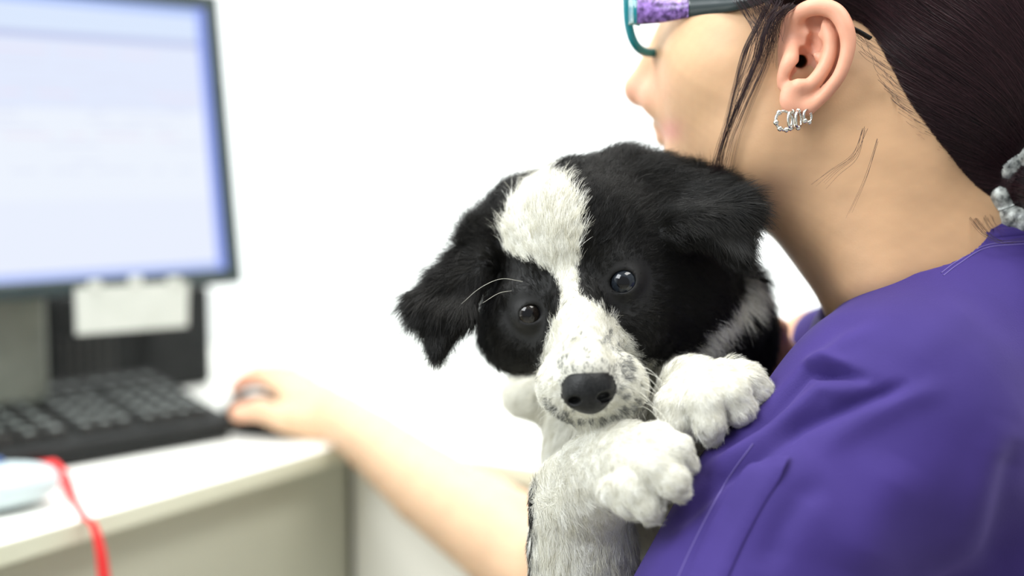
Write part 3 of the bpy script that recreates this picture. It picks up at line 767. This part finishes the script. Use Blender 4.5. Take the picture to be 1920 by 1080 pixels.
# left forearm and hand around the far side of the puppy
S.chain([(1330, 1250, .66, .045), (1180, 1330, .74, .038), (1300, 1150, .90, .032), (1400, 800, .90, .026)], .01)
S.ell((1415, 740, .885), (.026, .034, .018), .01)
for ch in ([(1405, 710, .872, .011), (1430, 650, .858, .0095), (1432, 606, .845, .0085)], [(1425, 720, .875, .011), (1450, 660, .862, .0095), (1455, 618, .85, .0085)],
           [(1395, 715, .88, .011), (1408, 640, .868, .0095), (1412, 590, .858, .0085)], [(1440, 735, .88, .010), (1468, 690, .868, .0085), (1472, 655, .857, .0075)],
           [(1385, 770, .88, .012), (1350, 740, .86, .010), (1330, 710, .85, .009)]):
    S.chain(ch, .004)
S.cone((1503, 117, .712), (1493, 110, .760), .0040, .0036, .001, '-')
print('person mesh')
SV, SQ = polygonise(S, [-.33, -.42, -1.52], [.50, .27, -.60], .0026)
SV = relax(SV, S, 1)
# ear, in the ear's own fine grid; E(): ear drawing units -> camera space
def E(cx, cy, d): return (1400+cx/3.6, cy/3.6, d)
R_ = SDF()
_ch = R_.chain
def schain(pts, k=.002, op='+'):
    q = spline([list(p) for p in pts], 7*len(pts)); _ch([tuple(r) for r in q], k, op)
R_.chain = schain
R_.chain([(*E(330, 150, .718), .0042), (*E(370, 85, .7105), .0046), (*E(450, 50, .706), .0048), (*E(530, 50, .703), .0048), (*E(610, 90, .7005), .0048), (*E(665, 180, .6985), .0046), (*E(685, 290, .6985), .0042), (*E(668, 400, .699), .0038), (*E(625, 510, .7005), .0036), (*E(560, 600, .703), .0036), (*E(480, 680, .7055), .0036), (*E(415, 730, .7065), .0040)], 0)
def eslab(pts, d, r, k=.003):
    c = pts[0]
    for a, b in zip(pts[1:-1], pts[2:]): R_.tri(E(c[0], c[1], c[2]), E(*a), E(*b), r, k)
eslab([(480, 330, .7135), (360, 120, .717), (470, 80, .711), (590, 120, .708), (650, 230, .706), (650, 380, .7065), (590, 520, .709), (500, 620, .7105), (400, 680, .711), (300, 640, .713), (290, 480, .718), (350, 300, .718), (360, 120, .717)], 0, .0016)
R_.chain([(*E(500, 130, .7105), .0022), (*E(550, 220, .7060), .0036), (*E(565, 320, .7050), .0040), (*E(535, 430, .7045), .0040), (*E(480, 520, .7050), .0040), (*E(420, 575, .7055), .0042), (*E(355, 585, .7050), .0046)], .003)   # antihelix
R_.chain([(*E(560, 250, .707), .003), (*E(480, 240, .711), .0026), (*E(430, 215, .714), .0022)], .003)
R_.chain([(*E(395, 330, .7150), .0026), (*E(440, 370, .7115), .0028), (*E(500, 395, .7090), .0024)], .003)   # helix root
R_.chain([(*E(320, 330, .716), .0042), (*E(290, 420, .7095), .0048), (*E(255, 510, .711), .0040), (*E(245, 570, .713), .0032)], .003)  # tragus
R_.ell(E(310, 670, .7085), (.0072, .0088, .0042), .005); R_.ell(E(370, 660, .7085), (.0080, .0080, .0042), .004)   # lobe
R_.chain([(*E(340, 160, .722), .008), (*E(300, 300, .724), .008), (*E(270, 500, .724), .007), (*E(290, 640, .72), .005)], .006)   # root into the head
R_.ell(E(395, 440, .7135), (.0060, .0105, .0060), .002, '-'); R_.ell(E(345, 510, .7110), (.0050, .0065, .0070), .002, '-')
R_.ell(E(455, 300, .7125), (.0040, .0070, .0045), .002, '-')
R_.ell(E(468, 150, .7105), (.0048, .0070, .0035), .002, '-')
for a_, b_ in (((360, 300), (420, 560)), ((420, 560), (540, 300)), ((360, 300), (540, 300))): pass
R_.tri(E(330, 280, .7240), E(520, 200, .7190), E(300, 600, .7240), .0022, .002); R_.tri(E(520, 200, .7190), E(540, 480, .7180), E(300, 600, .7240), .0022, .002)
R_.tri(E(380, 100, .717), E(540, 110, .7125), E(500, 330, .717), .0018, .002)
CAN = (C(*E(372, 420, .712)), C(*E(335, 400, .745)))
R_.fn(lambda p: sd_cone(p, CAN[0], CAN[1], .0038, .0036)*1.0, .001, '-')
e0 = C(*E(480, 400, .712))
RV, RQ = polygonise(R_, e0+[-.034, -.046, -.022], e0+[.034, .042, .024], .0006)
RV = relax(RV, R_, 1)
def skin_tint(V, ear=False):
    x, y = proj(V); base = np.tile(np.array([.56, .345, .195]), (len(V), 1))
    if ear:
        base[:] = (.66, .33, .22)
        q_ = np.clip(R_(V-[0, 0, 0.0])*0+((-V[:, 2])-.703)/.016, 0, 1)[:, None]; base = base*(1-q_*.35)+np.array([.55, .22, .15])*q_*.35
    arm = (-V[:, 2] > .98)[:, None]
    base = np.where(arm, np.array([.62, .42, .27]), base)
    def blot(cx, cy, r, col, a, b=base):
        g = np.exp(-((x-cx)**2+(y-cy)**2)/(2*r*r))[:, None]*a; return b*(1-g)+np.array(col)*g
    base = blot(455, 722, 28, (.80, .30, .20), .6); base = blot(448, 772, 22, (.85, .42, .30), .45, base)
    base = blot(1200, 165, 32, (.78, .36, .28), .5, base); base = blot(1255, 245, 16, (.62, .22, .2), .6, base)
    base = blot(1425, 600, 60, (.75, .40, .28), .5, base)
    return base*(1+.035*snoise(V, 260, 4)[:, None]+.02*snoise(V, 900, 6)[:, None])
ms_ = vcol(mat('skin', rough=.5, Subsurface_Weight=.18, Subsurface_Scale=.008, Specular_IOR_Level=.35))
ms_.node_tree.nodes['Principled BSDF'].inputs['Subsurface Radius'].default_value = (1, .35, .2)
n_, l_, b_ = nodes(ms_); nz = n_.new('ShaderNodeTexNoise'); nz.inputs['Scale'].default_value = 900; tc = n_.new('ShaderNodeTexCoord'); l_.new(tc.outputs['Object'], nz.inputs['Vector'])
bp = n_.new('ShaderNodeBump'); bp.inputs['Strength'].default_value = .12; bp.inputs['Distance'].default_value = .0005; l_.new(nz.outputs['Fac'], bp.inputs['Height']); l_.new(bp.outputs[0], b_.inputs['Normal'])
AV = np.concatenate([SV, RV]); AQ = np.concatenate([SQ, RQ+len(SV)])
person = mesh_np('person', to_world(AV), AQ, ms_, tint=np.concatenate([skin_tint(SV), skin_tint(RV, True)]))
tag(person, 'person in a purple top with dark tied hair holding a puppy, hand on the mouse', 'person')

# ---- purple top
T_ = SDF()
T_.cone((1850, 618, .765), (1695, 800, .705), .056, .066, 0)        # yoke to near shoulder
T_.chain([(1695, 800, .705, .066), (1492, 992, .68, .062), (1340, 1260, .665, .060)], .03)      # near sleeve
T_.cone((1830, 690, .80), (1900, 1400, .81), .095, .145, .05)       # back
T_.cone((1740, 730, .80), (1660, 1300, .84), .068, .11, .04)         # chest side
T_.cone((1850, 575, .80), (2000, 600, .82), .052, .065, .04)
T_.cone((2000, 640, .86), (1800, 800, .95), .085, .10, .04)
T_.chain([(1750, 760, .92, .07), (1562, 668, .92, .036), (1470, 760, .955, .048), (1330, 900, .99, .053)], .02)        # far shoulder and sleeve
T_.cone((1562, 230, .772), (1740, 590, .775), .056, .0580, .004, '-')
TV, TQ = polygonise(T_, [-.02, -.36, -1.14], [.50, .09, -.56], .0018)
TV = relax(TV, T_, 1)
tn = T_.grad(TV); tx, ty = proj(TV)
face = np.clip(tn[:, 2]*1.6+.2, 0, 1)*(-TV[:, 2] < .86)
disp = np.zeros(len(TV))
FOLDS = [  # polyline px, width px, height mm
 ([(1665, 610), (1590, 640), (1530, 685), (1450, 755), (1380, 810), (1300, 862), (1260, 920)], 17, 3.5),
 ([(1640, 715), (1575, 700), (1515, 698), (1475, 740), (1435, 785), (1370, 828), (1300, 868)], 11, -9),
 ([(1600, 690), (1540, 672), (1500, 690)], 12, 3.0),
 ([(1610, 735), (1540, 735), (1490, 775), (1430, 820), (1370, 850), (1310, 890)], 15, 4.5),
 ([(1720, 718), (1640, 742), (1560, 775), (1500, 800), (1440, 850)], 15, -5.5),
 ([(1790, 720), (1700, 745), (1600, 800), (1520, 850)], 26, 2.5),
 ([(1480, 830), (1420, 862), (1350, 900), (1290, 960), (1220, 1020)], 13, -3.5),
 ([(1560, 900), (1500, 930), (1460, 1000), (1430, 1080)], 30, -2.5),
 ([(1890, 780), (1850, 900), (1815, 1000), (1780, 1090)], 40, 2.5),
 ([(1925, 820), (1890, 930), (1860, 1090)], 34, -4.0),
 ([(1700, 860), (1640, 960), (1600, 1080)], 50, 2.5),
 ([(1830, 560), (1740, 640), (1700, 700)], 40, 1.5)]
for pl, wd, hh in FOLDS:
    d_, par = polydist(tx, ty, pl); disp += hh*.001*np.exp(-(d_/wd)**2)*np.clip(np.sin(np.clip(par, 0.02, .98)*math.pi)*1.6, 0, 1)
disp += .0012*snoise(TV, 45, 12)+.0005*snoise(TV, 130, 13)
TV2 = TV+tn*(disp*face)[:, None]
mt = mat('purple_cotton', (.09, .05, .30), .75, Sheen_Weight=.12, Specular_IOR_Level=.2)
mt.node_tree.nodes['Principled BSDF'].inputs['Sheen Tint'].default_value = (.6, .5, 1, 1)
add_noise(mt, (.032, .019, .130), (.042, .025, .162), 14)
n_, l_, b_ = nodes(mt); tc = n_.new('ShaderNodeTexCoord'); wn = n_.new('ShaderNodeTexNoise'); wn.inputs['Scale'].default_value = 1300; wn.inputs['Detail'].default_value = 2; l_.new(tc.outputs['Object'], wn.inputs['Vector'])
bp = n_.new('ShaderNodeBump'); bp.inputs['Strength'].default_value = .45; bp.inputs['Distance'].default_value = .0004; l_.new(wn.outputs['Fac'], bp.inputs['Height']); l_.new(bp.outputs[0], b_.inputs['Normal'])
top = mesh_np('scrub_top', to_world(TV2), TQ, mt, None, P(person), True); BASE[top.name] = BASE[person.name]
tag(top, 'purple cotton scrub top')
tb = BVHTree.FromPolygons([Vector(v_) for v_ in TV2], TQ.tolist())
def on_top(x, y, lift_=.0):
    r = Vector(C(x, y, 1.0)).normalized(); h_, nn, _, _ = tb.ray_cast(Vector((0, 0, 0)), r)
    return None if h_ is None else (np.array(h_)+np.array(nn)*lift_, np.array(nn))
def ribbon_on(pts, width, thick, name, m, lab=None):
    sp_ = spline(pts, 90); P_ = [on_top(x, y) for x, y in sp_]; P_ = [q for q in P_ if q is not None and -q[0][2] < .9]
    ps = np.array([q[0] for q in P_]); ns_ = np.array([q[1] for q in P_]); k = 5
    for _ in range(3): ps[1:-1] = (ps[:-2]+2*ps[1:-1]+ps[2:])/4; ns_[1:-1] = (ns_[:-2]+2*ns_[1:-1]+ns_[2:])/4
    t_ = np.gradient(ps, axis=0); t_ /= np.linalg.norm(t_, axis=1)[:, None]+1e-9
    sd_ = np.cross(ns_, t_); sd_ /= np.linalg.norm(sd_, axis=1)[:, None]
    V = []; Fc = []
    prof = [(-1, -.3), (-.9, .8), (-.3, 1), (.3, 1), (.9, .8), (1, -.3)]
    for p_, n0, s0 in zip(ps, ns_, sd_):
        for a_, b_ in prof: V.append(p_+s0*a_*width/2+n0*b_*thick)
    m_ = len(prof)
    for i in range(len(ps)-1):
        for k in range(m_-1): Fc.append((i*m_+k, i*m_+k+1, (i+1)*m_+k+1, (i+1)*m_+k))
    o = mesh_np(name, to_world(np.array(V)), Fc, m, None, P(top), True)
    if lab: tag(o, lab)
    return o
mst = mat('light_stitching', (.12, .09, .30), .7)
ribbon_on([(1775, 478), (1810, 456), (1850, 440), (1930, 432)], .008, .0010, 'neckband', mt)
for off_ in (0, 1): ribbon_on([(1765+off_*4, 512+off_*5), (1795+off_*3, 490+off_*5), (1850, 460+off_*5), (1930, 452+off_*5)], .0006, .0004, 'stitching', mst)
ribbon_on([(1412, 832), (1370, 890), (1330, 960), (1295, 1030), (1268, 1090)], .0005, .0004, 'stitching', mst)
ribbon_on([(1452, 858), (1410, 915), (1368, 990), (1335, 1060), (1320, 1095)], .020, .0008, 'sleeve_hem', mt)

# ---- hair
H = SDF()
H.ell((1885, 5, .785), (.090, .112, .088), 0)
H.ell((1705, 108, .766), (.044, .062, .053), .03)
H.cone((1728, 232, .768), (1822, 340, .785), .044, .040, .02)
H.cone((1840, 180, .785), (1850, 300, .79), .060, .042, .03)
H.cone((1700, 20, .79), (1760, 150, .79), .062, .055, .03)
H.cone((1480, -62, .752), (1640, -60, .760), .034, .05, .02)
H.cone((1435, -62, .758), (1500, -70, .758), .034, .04, .02)
H.cone((1380, -90, .79), (1500, -120, .78), .045, .06, .03)
H.cone((1900, 330, .785), (1930, 345, .755), .026, .017, .015)
H.cone((1925, 345, .752), (1980, 355, .715), .016, .014, .008)
H.cone((1980, 355, .715), (2080, 430, .70), .014, .026, .01)
HV, HQ = polygonise(H, [.08, .00, -.93], [.45, .32, -.64], .003)
HV = relax(HV, H, 1)
mh = mat('dark_hair', (.014, .008, .011), .36, Specular_IOR_Level=.35)
hair = mesh_np('hair', to_world(HV), HQ, mat('dark_hair_base', (.010, .006, .008), .6), None, P(person), True)
tag(hair, 'dark brown hair tied at the nape')
NH = 26000
h0 = sample_surface(HV, HQ, NH, lambda c: (c[:, 2] > -.81)*1.0+.1)
tgt = C(1915, 335, .765); Kh = 14; pts = [h0+H.grad(h0)*.0008]
cur = pts[0]; step = .0055*(.6+.8*rng.random(NH))[:, None]; wob = rng.normal(size=(NH, 3))*.10
cen = C(1700, -160, .80)
for k in range(Kh-1):
    g = H.grad(cur); dr = tgt-cur; dist = np.linalg.norm(dr, axis=1)[:, None]; dr = dr/dist
    cc_ = cur-C(1885, 5, .80); swirl = np.stack([-cc_[:, 1], cc_[:, 0], np.zeros(NH)], 1); swirl /= np.linalg.norm(swirl, axis=1)[:, None]+1e-9
    f_ = np.clip(dist/.10, 0, 1); dv_ = dr*(1.0)+np.array([.55, -.05, 0])*f_+wob*.6
    dv_ -= g*(dv_*g).sum(1)[:, None]; dv_ /= np.linalg.norm(dv_, axis=1)[:, None]
    cur = cur+dv_*step; lv = (.0008+.0012*np.abs(wob[:, 0])*10*.3)
    cur = cur-(H(cur)-lv)[:, None]*H.grad(cur); pts.append(cur)
hp = np.stack(pts, 1)
n_, l_, b_ = nodes(mh); hi = n_.new('ShaderNodeHairInfo'); cr = n_.new('ShaderNodeValToRGB'); cr.color_ramp.elements[0].color = (.006, .002, .004, 1); cr.color_ramp.elements[1].color = (.040, .016, .020, 1)
l_.new(hi.outputs['Random'], cr.inputs[0]); l_.new(cr.outputs[0], b_.inputs['Base Color'])
tag(hair_obj('hair_strands', to_world(hp.reshape(-1, 3)).reshape(hp.shape), np.full(NH, .00011), mh, hair, .4), kind='stuff')
LS = []
def lock(pl, n, spread, dz=.007):
    for i in range(n):
        o_ = rng.normal(size=2)*spread; o2_ = rng.normal(size=2)*spread*1.3
        q_ = []
        for k, p_ in enumerate(pl):
            t_ = k/(len(pl)-1); q_.append(C(p_[0]+o_[0]*(1-t_)+o2_[0]*t_, p_[1]+(o_[1]*(1-t_)+o2_[1]*t_)*.4, p_[2]-dz+rng.normal()*.0006))
        LS.append(spline(q_, 16))
lock([(1450, -10, .722), (1425, 40, .722), (1398, 95, .723), (1380, 165, .725), (1362, 240, .728), (1345, 300, .735), (1332, 345, .742)], 30, 3)
lock([(1460, 0, .722), (1435, 60, .722), (1420, 110, .723), (1400, 160, .724), (1375, 220, .727), (1352, 290, .735), (1350, 350, .742)], 46, 4.5)
lock([(1470, 10, .72), (1455, 60, .722), (1430, 130, .722), (1408, 180, .724), (1380, 250, .727), (1360, 330, .737)], 20, 6)
lock([(1380, -10, .727), (1405, 30, .726), (1420, 60, .722), (1410, 120, .723), (1385, 170, .725)], 26, 8)
lock([(1400, -20, .72), (1430, 15, .718), (1445, 50, .718), (1440, 80, .72)], 60, 14)
lock([(1480, 10, .716), (1450, 40, .716), (1440, 80, .718), (1432, 120, .722)], 60, 10)
lock([(1620, 240, .708), (1600, 290, .708), (1560, 320, .712), (1530, 345, .715)], 6, 8, .004)
lock([(1640, 260, .708), (1620, 330, .708), (1590, 400, .71)], 3, 10, .004)
lock([(1800, 380, .75), (1825, 410, .738), (1850, 440, .725), (1880, 455, .72), (1925, 450, .72)], 10, 6)
lock([(1850, 390, .75), (1860, 420, .735), (1875, 440, .725)], 7, 8)
for k in range(46):
    x0 = 1795+rng.random()*70; y0 = 375+rng.random()*10
    LS.append(spline([C(x0, y0, .757), C(x0+rng.normal()*6, y0-18-rng.random()*14, .742), C(x0+rng.normal()*14, y0-30-rng.random()*40, .735)] if k % 2 else [C(x0, y0-20, .757), C(x0+rng.normal()*4-4, y0+8, .748), C(x0-8+rng.normal()*8, y0+14+rng.random()*16, .746)], 16))
for k in range(150):
    t_ = rng.random(); b_line = np.array([(1602, 58), (1650, 117), (1672, 167), (1698, 233), (1738, 308), (1785, 362), (1848, 385)]); i = int(t_*5.99); u_ = t_*5.99-i
    x0, y0 = b_line[i]*(1-u_)+b_line[i+1]*u_+rng.normal(size=2)*7
    z_ = .045*max(0, (y0-150)/250); a_ = rng.normal()*5; LS.append(spline([C(x0-8, y0-8, .712+z_), C(x0+8+a_, y0+8, .709+z_), C(x0+42+a_*2, y0+26+6*rng.random(), .703+z_)], 16))
LSn = np.array(LS)
tag(hair_obj('loose_strands', to_world(LSn.reshape(-1, 3)).reshape(LSn.shape), np.full(len(LS), .00010), mh, hair, .3), 'loose dark strands by the ear and nape', kind='stuff')
# hair tie
mti = mat('silver_cloth', rough=.4, metal=.2); add_noise(mti, (.04, .045, .045), (.50, .53, .50), 190)
mb = MB(); an = np.linspace(0, 2*math.pi, 64, endpoint=False)
ring = [W(1948, 355, .730)+np.array([.0165*math.cos(a_), -.015*math.cos(a_)+.002*math.sin(7*a_), .0200*math.sin(a_)+.0015*math.sin(9*a_)]) for a_ in an]
mb.tube(ring, .0078+.0005*np.sin(an*16), 14, 0, closed=True)
tie = mb.build('hair_tie', mti, hair, smooth=True)
mb = MB(); mb.tube(spline([C(1590, 50, .71), C(1608, 58, .705), C(1632, 72, .706)], 12), .0022, 8, flat=.5)
mb.v = [tuple(q) for q in to_world(np.array(mb.v))]; mb.build('hair_clip', M['black'], hair, smooth=True)

# ---- earrings
def hoop(name, cx, cy, d, R0_, yaw, beads, lab, thick):
    eb = empty(name, W(cx, cy+R0_*3300, d)); tag(eb, lab, 'earring', 'silver hoop earrings in the left ear lobe')
    c = C(cx, cy, d); ux = np.array([math.cos(yaw), 0, -math.sin(yaw)]); uy = np.array([0, 1.0, 0])
    mb = MB(); mb.tube([to_world(c+ux*R0_*math.cos(a_)+uy*R0_*math.sin(a_)) for a_ in np.linspace(0, 2*math.pi, 36, endpoint=False)], thick, 8, closed=True)
    mb.build('ring', M['steel'], eb, smooth=True)
    for b_ in beads:
        mb = MB(); mb.ball(to_world(c+ux*R0_*math.cos(b_)+uy*R0_*math.sin(b_)), thick*1.9, n=8); mb.build('bead', M['steel'], eb, smooth=True)
hoop('hoop_earring', 1470, 226, .7035, .0052, .35, [2.2, 3.4, 4.2, 5.0], 'largest silver hoop earring with beads, at the front of the ear lobe', .00085)
hoop('hoop_earring', 1484, 225, .7030, .0050, 1.0, [1.3, 4.4], 'silver hoop earring second from the front of the ear lobe', .0008)
hoop('hoop_earring', 1497, 224, .7025, .0047, 1.05, [1.6, 4.6], 'silver hoop earring third from the front of the ear lobe', .0008)
hoop('hoop_earring', 1514, 218, .7035, .0036, .75, [.8, 4.0, 5.2], 'small silver hoop earring with beads, at the back edge of the ear lobe', .0008)

# ---- glasses
gl = empty('eyeglasses', W(1210, 105, .79)); tag(gl, 'teal rimmed eyeglasses with a purple patterned temple worn by the person', 'glasses')
mg = mat('teal_acetate', (.005, .22, .26), .15, Transmission_Weight=.35); mgd = mat('dark_acetate', (.012, .022, .024), .25)
p0 = C(1176, 5, .772); p1 = C(1262, 12, .815); gx = (p1-p0); gx /= np.linalg.norm(gx); gc = (p0+p1)/2; gw = np.linalg.norm(p1-p0)/2
gu = np.array([0, 1.0, 0]); gu -= gx*gu@gx; gu /= np.linalg.norm(gu)
def lensring(c, m_, nm):
    R2 = []; 
    for a_ in np.linspace(0, 2*math.pi, 48, endpoint=False):
        ca, sa = math.cos(a_), math.sin(a_); R2.append(c+gx*gw*np.sign(ca)*abs(ca)**.75+gu*.030*np.sign(sa)*abs(sa)**.75)
    return R2
fr1 = lensring(gc, mg, ''); c2 = gc+gx*(gw*2+.016)
mb = MB(); mb.tube(to_world(np.array(fr1)), .0028, 8, closed=True); mb.build('rim', mg, gl, smooth=True)
mb = MB(); mb.tube(to_world(np.array(lensring(c2, mg, ''))), .0021, 8, closed=True); mb.build('rim', mg, gl, smooth=True)
mb = MB(); mb.tube(to_world(spline([gc+gx*gw+gu*.008, gc+gx*(gw+.008)+gu*.013, c2-gx*gw+gu*.008], 10)), .0018, 8); mb.build('bridge', mg, gl, smooth=True)
mln = mat('lens_glass', (.95, .98, .98), .02, Transmission_Weight=1.0, IOR=1.08, Alpha=.35)
for c_, R2 in ((gc, fr1), (c2, lensring(c2, mg, ''))):
    mb = MB(); nn_ = np.cross(gx, gu); mb.add(to_world(np.array([q+nn_*.0006 for q in R2])), [tuple(range(48))]); mb.add(to_world(np.array([q-nn_*.0006 for q in R2])), [tuple(range(47, -1, -1))]); mb.build('lens', mln, gl, smooth=False)
def strip(pl, hts_, th_, m_, nm):
    sp2 = spline([C(*p) for p in pl], 30); hh = np.interp(np.linspace(0, 1, 30), np.linspace(0, 1, len(hts_)), hts_); V = []; Fc = []
    for p_, h2 in zip(sp2, hh):
        for a_, b_ in ((-1, -.5), (-.9, 1), (.9, 1), (1, -.5)): V.append(p_+np.array([0, a_*h2/2, b_*th_]))
    for i in range(29):
        for k in range(4): Fc.append((i*4+k, i*4+(k+1) % 4, (i+1)*4+(k+1) % 4, (i+1)*4+k))
    Fc += [(0, 1, 2, 3), tuple(29*4+k for k in (3, 2, 1, 0))]
    return mesh_np(nm, to_world(np.array(V)), Fc, m_, None, P(gl), True)
mpp = mat('purple_pattern', rough=.3); add_noise(mpp, (.05, .02, .10), (.30, .17, .52), 330, detail=2)
strip([(1178, 18, .768), (1186, 14, .764), (1200, 16, .762)], [.020, .021], .0018, mg, 'end_piece')
strip([(1194, 20, .7615), (1240, 20, .757), (1290, 16, .750)], [.0165, .014, .011], .0018, mpp, 'temple_front')
strip([(1286, 12, .751), (1340, 8, .738), (1400, 2, .724), (1500, -20, .712), (1590, -10, .71)], [.0135, .012, .009, .004, .003], .0017, mgd, 'temple')
print('done', sum(len(o.data.vertices) for o in bpy.data.objects if o.type == 'MESH'))
